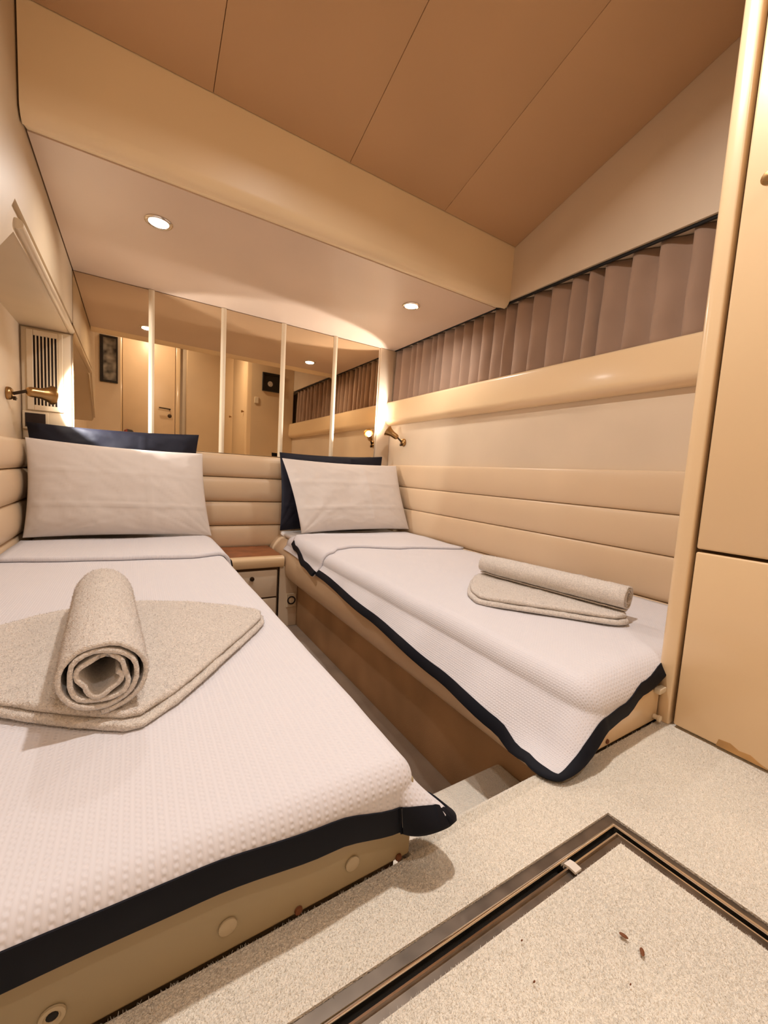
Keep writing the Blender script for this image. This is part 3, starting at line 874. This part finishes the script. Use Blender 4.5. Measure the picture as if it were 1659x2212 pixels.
# turned back head end of the right coverlet
def turned_back(cv, t, y_head, near, La, lift, navy_from, name='turned_back_fold'):
    """near(x or hang): y of the free edge; doubled cloth with a rounded fold at the head end"""
    wid = abs(cv.xi - cv.xe)
    cols = [('t', q) for q in lin(0, 1, 30)] + [('h', q) for q in lin(0.08, 1, 12)]
    rows = lin(0, 1, 26)
    def par(c, r):
        yn = near(c)
        if c[0] == 't':
            y = y_head + (yn - y_head) * r
            return -wid * (1 - c[1]), cv.ye - y
        yh = y_head - 0.10 * c[1]
        y = yh + (yn - yh) * r
        return La(y) * c[1], cv.ye - y
    def fn(c, r):
        a, b = par(c, r)
        l = lift
        e = min(r, 1 - r)
        if r < 0.08:
            l = lift * math.sqrt(max(0, 1 - (1 - r / 0.08) ** 2))
        p = cv.at(a, b, max(l, 0.002))
        return p
    g = G().grid(fn, cols, rows, lambda c, r: par(c, r))
    o = g.build(name, 'cover', t, smooth=80)
    solidify(o, lift * 0.75)
    ps = []
    for r in rows:
        a, b = par(('h', 1.0), r)
        ps.append((a, b, -1, 0))
    hem(cv, ps, 0.020, lift + 0.001, 'navy_edging', t)
    return o
turned_back(cvR, t, 1.985, lambda c: interp(c[1], [(0, 1.45), (0.45, 1.53), (0.8, 1.61), (0.93, 1.58), (1.0, 1.52)]) if c[0] == 't' else 1.52 - 0.01 * c[1],
            lambda y: interp(y, [(1.5, 0.142), (1.65, 0.128), (1.83, 0.085), (1.9, 0.065)]), 0.013, 1.88)

# left coverlet
cvL = Cover(XL + 0.036, 0.266, 0.384, 2.0, 0.1285, 0.030, 0.027,
            lambda y: interp(y, [(0.39, 0.105), (0.6, 0.10), (1.2, 0.10), (2.0, 0.09)]),
            lambda x: interp(x, [(-0.2, 0.056), (0.05, 0.058), (0.18, 0.068), (0.266, 0.085)]),
            (0.16, 0.10, 0.75), 5.1)
t = thing('coverlet', 'white seersucker coverlet with navy edging on the left berth', 'coverlet', (-0.05, 1.2, 0.1))
o, ab, cols, rows = cover_grid(cvL, 1.99, 'cover_cloth', 'cover', t)
solidify(o, 0.003, 0)
ps = []
for y in lin(1.6, cvL.ye, 50):
    ps.append((cvL.La(y), cvL.ye - y, -1, 0))
La0, Lb0 = cvL.La(cvL.ye), cvL.Lb(cvL.xe)
for q in lin(0.02, 1, 40):
    th = PI / 4 * interp(q, [(0.35, 0.0), (1.0, 1.0)])
    ps.append((La0, Lb0 * q, -math.cos(th), -math.sin(th)))
for q in lin(0.98, 0, 46):
    th = PI / 2 - PI / 4 * interp(q, [(0.5, 0.0), (1.0, 1.0)])
    ps.append((La0 * q, Lb0, -math.cos(th), -math.sin(th)))
for x in lin(0.256, -0.36, 40):
    ps.append((x - cvL.xe, cvL.Lb(x), 0, -1))
hem(cvL, ps, 0.026, 0.0, 'navy_edging', t)
turned_back(cvL, t, 2.02, lambda c: interp(c[1], [(0, 1.66), (0.3, 1.615), (0.55, 1.60), (0.85, 1.575), (1.0, 1.60)]) if c[0] == 't' else 1.60,
            lambda y: 0.085, 0.016, 1.9)

# ------------------------------------------------------------------ pillows
def pillow(name, BL, BR, TL, TR, T, m, label, cat, seed, wr=0.0075, group=None):
    BL, BR, TL, TR = map(Vector, (BL, BR, TL, TR))
    ctr = (BL + BR + TL + TR) / 4
    nrm = (BR - BL).cross(TL - BL).normalized()
    if nrm.y > 0:
        nrm = -nrm
    def shp(s, tt, side):
        u, v = (s + 1) / 2, (tt + 1) / 2
        # sides pulled in between the corner ears
        s2 = s * (1 - 0.035 * (1 - tt * tt) * abs(s) ** 3)
        t2 = tt * (1 - 0.05 * (1 - s * s) * abs(tt) ** 3)
        u, v = (s2 + 1) / 2, (t2 + 1) / 2
        p = (BL * (1 - u) + BR * u) * (1 - v) + (TL * (1 - u) + TR * u) * v
        hgt = T / 2 * (max(0, 1 - abs(s) ** 2.6) ** 0.55) * (max(0, 1 - abs(tt) ** 2.4) ** 0.55)
        hgt *= 1.0 - 0.22 * tt
        e = max(0, (1 - s * s) * (1 - tt * tt)) ** 0.35
        k = Vector((s * 2.2 + seed, tt * 1.5, seed * 0.7 + side))
        w = noise.noise(k * 1.4) * 0.9 + noise.noise(Vector((k.x * 1.3, k.y * 3.0, k.z))) * 0.3
        rid = 1 - abs(noise.noise(Vector((k.x * 1.7 + 3, k.y * 2.6 + k.x, k.z)))) * 4
        w += max(0, rid) * 0.45
        for (c0, ax_) in ((-0.36, tt), (0.34, tt), (0.28, s)):
            dd = (ax_ - c0 - 0.02 * noise.noise(Vector((s * 3, tt * 3, seed + c0)))) / 0.03
            w += 0.75 * math.exp(-dd * dd)
        # pulls towards the lower corners
        cr = abs(noise.noise(Vector((math.atan2(tt + 1.15, s - 1.1) * 9, seed, 1.0))))
        w += 1.1 * math.exp(-((tt + 1) ** 2 + (s - 1) ** 2) * 1.6) * (0.5 - cr * 2)
        cl_ = abs(noise.noise(Vector((math.atan2(tt + 1.15, s + 1.1) * 9, seed, 4.0))))
        w += 0.8 * math.exp(-((tt + 1) ** 2 + (s + 1) ** 2) * 1.6) * (0.5 - cl_ * 2)
        return p + nrm * side * (hgt + wr * w * e)
    ss = [math.sin(PI / 2 * q) for q in lin(-1, 1, 81)]
    ts = [math.sin(PI / 2 * q) for q in lin(-1, 1, 61)]
    g = G()
    g.grid(lambda a, b: shp(a, b, 1), ss, ts)
    g.grid(lambda a, b: shp(a, b, -1), ss, ts)
    o = g.build(name, m, smooth=70)
    bm = bmesh.new(); bm.from_mesh(o.data)
    bmesh.ops.remove_doubles(bm, verts=bm.verts, dist=0.0004)
    bmesh.ops.recalc_face_normals(bm, faces=bm.faces)
    bm.to_mesh(o.data); bm.free()
    for p in o.data.polygons:
        p.use_smooth = True
    tag(o, label, cat, group)
    return o
pillow('pillow', (-0.364, 1.985, 0.155), (0.300, 1.990, 0.142), (-0.366, 2.075, 0.535), (0.268, 2.085, 0.520), 0.13, 'pillow',
       'white cotton pillow leaning at the head of the left berth', 'pillow', 1.3, group='white pillows at the berth heads')
pillow('pillow', (0.735, 1.985, 0.142), (1.378, 1.93, 0.160), (0.652, 2.095, 0.527), (1.362, 2.085, 0.530), 0.11, 'pillow',
       'white cotton pillow leaning at the head of the right berth', 'pillow', 4.2, group='white pillows at the berth heads')
pillow('pillow', (-0.365, 2.150, 0.20), (0.240, 2.150, 0.20), (-0.378, 2.170, 0.600), (0.262, 2.175, 0.612), 0.09, 'navy_pillow',
       'navy pillow behind the white pillow of the left berth', 'pillow', 7.7, group='navy pillows behind the white ones')
pillow('pillow', (0.668, 2.140, 0.135), (1.30, 2.150, 0.14), (0.662, 2.175, 0.560), (1.316, 2.180, 0.582), 0.085, 'navy_pillow',
       'navy pillow behind the white pillow of the right berth', 'pillow', 9.1, group='navy pillows behind the white ones')

# ------------------------------------------------------------------ towels
def chaikin(P, n=2):
    for _ in range(n):
        Q = []
        for i in range(len(P)):
            a, b = Vector(P[i]), Vector(P[(i + 1) % len(P)])
            Q += [a * 0.86 + b * 0.14, a * 0.14 + b * 0.86]
        P = Q
    return P
def slab(outline, zf, thick, name, parent, seed, it=1):
    """folded cloth layer: outline in plan, rounded rim, slightly uneven top; zf(x, y) gives the underside"""
    P = chaikin([Vector((p[0], p[1])) for p in outline], it)
    # subdivide
    Q = []
    for i in range(len(P)):
        a, b = P[i], P[(i + 1) % len(P)]
        k = max(1, int((b - a).length / 0.012))
        Q += [a + (b - a) * (j / k) for j in range(k)]
    P = Q
    n = len(P)
    c = sum(P, Vector((0, 0))) / n
    V, F = [], []
    ring = []
    prof = [(0.0, 0.0)]     # placeholder
    rim = [(a, thick / 2 * (1 + math.sin(a))) for a in lin(-PI / 2, PI / 2, 7)]
    lv = [(1.0, 0.0, 0.0)]
    rows = []
    for sc in (0.02, 0.3, 0.6, 0.85):
        rows.append((sc, 0.0, 0.0))
    for (a, h) in rim:
        rows.append((1.0, h, -thick / 2 * (1 - math.cos(a))))
    for sc in (0.96, 0.9, 0.8, 0.65, 0.5, 0.35, 0.2, 0.02):
        rows.append((sc, thick, 0.0))
    for (sc, h, ins) in rows:
        for p in P:
            d = p - c
            q = c + d * sc
            if ins:
                q = q + d.normalized() * ins
            wob = 0.0022 * noise.noise(Vector((q.x * 25 + seed, q.y * 25, seed))) + 0.0012 * noise.noise(Vector((q.x * 90 + seed, q.y * 90, seed)))
            rimw = 0.0015 * noise.noise(Vector((p.x * 120, p.y * 120, seed + h * 200)))
            q = q + d.normalized() * rimw
            V.append((q.x, q.y, zf(q.x, q.y) + h + (wob if h > thick * 0.6 else 0)))
    R = len(rows)
    for i in range(R - 1):
        for j in range(n):
            j2 = (j + 1) % n
            F.append((i * n + j, i * n + j2, (i + 1) * n + j2, (i + 1) * n + j))
    F.append(tuple(range(n - 1, -1, -1))); F.append(tuple(range((R - 1) * n, R * n)))
    return G().add(V, F).build(name, 'terry', parent, smooth=75)
def towel_roll(parent, p_near, p_far, r, squash, turns, seed, th=0.0055, start=-PI / 2):
    a, b = Vector(p_near), Vector(p_far)
    ax = (b - a).normalized()
    sx_ = ax.cross(Vector((0, 0, 1))).normalized()
    n = int(26 * turns)
    angs = lin(0, turns * 2 * PI, n)
    def rad(t_):
        q = t_ / (turns * 2 * PI)
        rr = r * (1 - 0.12 * q) - (th * 1.35) * t_ / (2 * PI)
        rr *= 1 + 0.10 * q * math.sin(2.0 * t_ + seed) + 0.13 * q * q * math.sin(3.7 * t_ + seed * 2)
        return max(rr, 0.006)
    def fn(t_, s):
        p = a + (b - a) * s
        rr = rad(t_) - 0.0
        off = 0.0012 * noise.noise(Vector((t_ * 2.0, s * 20, seed)))
        edge = 0.004 * noise.noise(Vector((t_ * 1.3, seed, 0.3)))
        ang = start + t_
        bulge = 1 - 0.10 * max(0, abs(s - 0.5) * 2 - 0.75) / 0.25 * (0.0 if s < 0.5 else 1.0)
        q = p + sx_ * ((rr + off) * math.cos(ang) * squash[0] * bulge) + Vector((0, 0, 1)) * ((rr + off) * math.sin(ang) * squash[1] * bulge)
        return q + ax * edge * (1 if s in (0.0, 1.0) else 0)
    o = G().grid(fn, angs, [0.0, 0.006] + lin(0.03, 0.97, 26) + [0.994, 1.0]).build('towel_roll', 'terry', parent, smooth=75)
    solidify(o, th)
    return o
ZB = 0.1325
t = thing('rolled_towel', 'beige terry towel rolled on top of its folded wings, left berth', 'towel', (-0.03, 0.8, ZB), 'towels laid out on the berths')
wing = [(0.000, 0.556), (0.060, 0.610), (0.236, 0.842), (0.246, 0.893), (0.150, 0.985), (0.0, 1.062), (-0.130, 1.045), (-0.215, 0.985), (-0.345, 0.900), (-0.345, 0.850), (-0.160, 0.672), (-0.080, 0.607)]
FUZZ = []
a_ = slab(wing, lambda x, y: ZB + 0.0005, 0.0105, 'folded_layer', t, 1.0)
wing2 = [((x + 0.01) * 0.985 - 0.012, (y - 0.8) * 0.972 + 0.806) for x, y in wing]
b_ = slab(wing2, lambda x, y: ZB + 0.0108, 0.0105, 'folded_layer', t, 2.0)
rl = towel_roll(t, (-0.036, 0.582, ZB + 0.0225 + 0.048), (-0.060, 1.015, ZB + 0.0225 + 0.045), 0.0535, (1.0, 0.92), 3.3, 1.0)
FUZZ.append((t, [a_, b_, rl], 150000))
t = thing('rolled_towel', 'beige terry towel rolled beside its folded layer on the right berth', 'towel', (1.02, 0.75, ZB), 'towels laid out on the berths')
wing = [(0.795, 0.770), (0.905, 0.640), (1.015, 0.510), (1.060, 0.500), (1.200, 0.640), (1.340, 0.790), (1.200, 0.900), (1.05, 0.985), (0.96, 0.965), (0.83, 0.850)]
zt = lambda x, y: ZB + 0.0005 + max(0, x - 1.12) * 0.06
a_ = slab(wing, zt, 0.013, 'folded_layer', t, 3.0, 3)
b_ = slab([((x - 1.05) * 0.97 + 1.054, (y - 0.75) * 0.97 + 0.752) for x, y in wing], lambda x, y: zt(x, y) + 0.0133, 0.012, 'folded_layer', t, 4.0, 3)
rl = towel_roll(t, (1.078, 0.522, ZB + 0.027 + 0.0345), (1.005, 0.960, ZB + 0.027 + 0.0345), 0.0375, (1.0, 0.92), 3.4, 2.6, th=0.0042, start=-PI / 2 - 0.4)
FUZZ.append((t, [a_, b_, rl], 80000))

# ------------------------------------------------------------------ hatch in the floor
t = thing('floor_hatch', 'carpeted floor hatch set in a polished steel frame', 'hatch', (0.25, 0.0, -0.02))
def ring(o1, o2, z0, z1, name, m, bev=0.0):
    g = G()
    q1 = [hx(o1, o1), hx(HLU - o1, o1), hx(HLU - o1, HLV - o1), hx(o1, HLV - o1)]
    q2 = [hx(o2, o2), hx(HLU - o2, o2), hx(HLU - o2, HLV - o2), hx(o2, HLV - o2)]
    V = [(p[0], p[1], z) for z in (z0, z1) for q in (q1, q2) for p in q]
    F = []
    for i in range(4):
        j = (i + 1) % 4
        F += [(i, j, 4 + j, 4 + i), (8 + i, 12 + i, 12 + j, 8 + j), (i, 8 + i, 8 + j, j), (4 + i, 4 + j, 12 + j, 12 + i)]
    return G().add(V, F).build(name, m, t)
ring(0.0005, 0.0145, -0.02, -0.003, 'outer_flange', 'steel_dull')
def round_ring(o, r, z, name, m):
    cs = [(o - r, o - r)]
    prof = [(o - r * math.cos(a), z + r * 1.1 * math.sin(a)) for a in lin(0, PI, 8)]
    prof = [(o - r, -0.02)] + prof + [(o + r, -0.02)]
    V, F = [], []
    k = len(prof)
    for (sa, sb) in ((0, 0), (1, 0), (1, 1), (0, 1)):
        for (d, zz) in prof:
            p = hx(HLU - d if sa else d, HLV - d if sb else d)
            V.append((p[0], p[1], zz))
    for i in range(4):
        j = (i + 1) % 4
        for q in range(k - 1):
            F.append((i * k + q, j * k + q, j * k + q + 1, i * k + q + 1))
    return G().add(V, F).build(name, m, t, smooth=50)
round_ring(0.0167, 0.0024, 0.0005, 'frame_rib', 'steel')
ring(0.0190, 0.0255, -0.02, -0.017, 'gap_floor', 'black')
ring(0.0255, 0.0275, -0.02, 0.0005, 'lid_edge', 'steel')
ring(0.0275, 0.0375, -0.02, -0.004, 'lid_flange', 'steel_dull')
q = [hx(0.0378, 0.0378), hx(HLU - 0.0378, 0.0378), hx(HLU - 0.0378, HLV - 0.0378), hx(0.0378, HLV - 0.0378)]
lid = G().prism(q, -0.02, 0.0).build('lid_carpet', 'carpet', t)
cp = Vector((*hx(0.128, 0.0275), 0))
def cl(u, v, z):
    p = hx(u, v)
    return (p[0], p[1], z)
g = G()
pr = []
for (v, z) in ((0.020, -0.004), (0.021, 0.002), (0.027, 0.0035), (0.036, 0.003), (0.036, 0.0), (0.027, 0.0008), (0.022, -0.001), (0.0215, -0.005)):
    pr.append((v, z))
n = len(pr)
g.add([cl(0.122, v, z) for v, z in pr] + [cl(0.134, v, z) for v, z in pr],
      [tuple(range(n)), tuple(range(2 * n - 1, n - 1, -1))] + [(i, (i + 1) % n, n + (i + 1) % n, n + i) for i in range(n)])
g.build('plastic_clip', 'clear', t)
# ------------------------------------------------------------------ carpet pile: short wool fibres
def fibres(name, P, N, length, width, parent, m, seed, bend=0.7):
    rng = np.random.default_rng(seed)
    n = len(P)
    L = (length * rng.uniform(0.6, 1.2, n))[:, None]
    wdt = (width * rng.uniform(0.7, 1.3, n))[:, None]
    rv = rng.normal(size=(n, 3)); rv /= np.linalg.norm(rv, axis=1)[:, None]
    d = N + rv * bend; d /= np.linalg.norm(d, axis=1)[:, None]
    side = np.cross(d, rng.normal(size=(n, 3))); side /= np.linalg.norm(side, axis=1)[:, None]
    side *= wdt
    base = P - N * 0.0008
    tip = base + d * L
    fl = np.sign(np.einsum('ij,ij->i', np.cross(side, d), N))[:, None]
    side = side * np.where(fl == 0, 1, fl)
    V = np.empty((n * 4, 3))
    V[0::4] = base - side; V[1::4] = base + side; V[2::4] = tip + side * 0.4; V[3::4] = tip - side * 0.4
    V -= np.array(WM[parent.name].translation)
    me = bpy.data.meshes.new(name)
    me.vertices.add(n * 4); me.vertices.foreach_set('co', V.astype(np.float32).ravel())
    me.loops.add(n * 4); me.loops.foreach_set('vertex_index', np.arange(n * 4, dtype=np.int32))
    me.polygons.add(n); me.polygons.foreach_set('loop_start', np.arange(0, n * 4, 4, dtype=np.int32))
    me.polygons.foreach_set('loop_total', np.full(n, 4, dtype=np.int32))
    me.polygons.foreach_set('use_smooth', np.ones(n, dtype=bool))
    me.update(calc_edges=True)
    me.normals_split_custom_set_from_vertices(np.repeat(N, 4, axis=0).astype(np.float32).tolist())
    me.materials.append(M[m])
    o = bpy.data.objects.new(name, me)
    C.objects.link(o)
    o.parent = parent
    o['kind'] = 'stuff'
    return o
def flat(P):
    n = len(P)
    return np.concatenate([P, np.zeros((n, 1))], 1), np.tile(np.array([0.0, 0.0, 1.0]), (n, 1))
def scatter(objs, count, seed):
    rng = np.random.default_rng(seed)
    quads, nr = [], []
    for o in objs:
        me = o.data
        co = np.array([WM[o.name] @ v.co for v in me.vertices])
        ctr = np.array(WM[o.name].translation)
        is_roll = o.name.startswith('towel_roll')
        if is_roll:
            a0 = co.reshape(-1, 30, 3)
            mid = a0.mean(axis=0)      # axis points for every station
        for p in me.polygons:
            if len(p.vertices) != 4:
                continue
            q = co[list(p.vertices)]
            nn = np.cross(q[2] - q[0], q[3] - q[1]); l = np.linalg.norm(nn)
            if l < 1e-12:
                continue
            nn = nn / l
            c = q.mean(axis=0)
            if is_roll:
                st = p.vertices[0] % 30
                if p.vertices[0] // 30 > 30:
                    continue
                if np.dot(nn, c - mid[st]) < 0:
                    nn = -nn
            quads.append(q); nr.append((nn, l))
    Q = np.array(quads); A = np.array([x[1] for x in nr]); Nn = np.array([x[0] for x in nr])
    k = rng.choice(len(Q), count, p=A / A.sum())
    u = rng.uniform(0, 1, (count, 1)); v = rng.uniform(0, 1, (count, 1))
    P = Q[k, 0] * (1 - u) * (1 - v) + Q[k, 1] * u * (1 - v) + Q[k, 2] * u * v + Q[k, 3] * (1 - u) * v
    return P, Nn[k]
HCn = np.array(HC[:2]); HUn = np.array(HU[:2]); HVn = np.array(HV[:2])
B = np.stack([HUn, HVn], 1); Bi = np.linalg.inv(B)
def on_platform(rng, k):
    P = np.stack([rng.uniform(XL + 0.01, XW - 0.002, k), rng.uniform(-0.12, 0.362, k)], 1)
    nose = np.stack([rng.uniform(0.297, 0.698, k // 50), rng.uniform(0.362, 0.378, k // 50)], 1)
    P = np.concatenate([P, nose])
    q = (P - HCn) @ Bi.T
    ins = (q[:, 0] > -0.0008) & (q[:, 1] > -0.0008) & (q[:, 0] < HLU + 0.001) & (q[:, 1] < HLV + 0.001)
    return P[~ins]
def on_lid(rng, k):
    u = rng.uniform(0.0385, 0.75, k); v = rng.uniform(0.0385, 0.45, k)
    return HCn + u[:, None] * HUn + v[:, None] * HVn
fibres('carpet_pile', *flat(on_platform(np.random.default_rng(1), 420000)), 0.0034, 0.00034, floor, 'pile', 3)
fibres('carpet_pile', *flat(on_lid(np.random.default_rng(2), 260000)), 0.0034, 0.00034, t, 'pile', 4)
for (tw, objs, k) in FUZZ:
    fibres('terry_pile', *scatter(objs, k, 5), 0.0036, 0.00032, tw, 'terry_pile', 6, bend=0.9)
# dirt spots on the hatch carpet
for (x, y, r, e) in ((0.4395, 0.178, 0.0045, 1.9), (0.4413, 0.1605, 0.0045, 0.6), (0.322, 0.199, 0.0016, 0), (0.3395, 0.228, 0.0014, 0), (0.402, 0.152, 0.0013, 0)):
    G().lathe([(0.0, 0.0), (r, 0.0), (r * 0.8, 0.0008), (0.0, 0.0012)], Matrix.Translation((x, y, 0.0042)) @ Matrix.Rotation(e, 4, 'Z') @ Matrix.Diagonal((1, 0.5, 1, 1)), 9).build('dirt_spot', 'rust', lid, smooth=50)
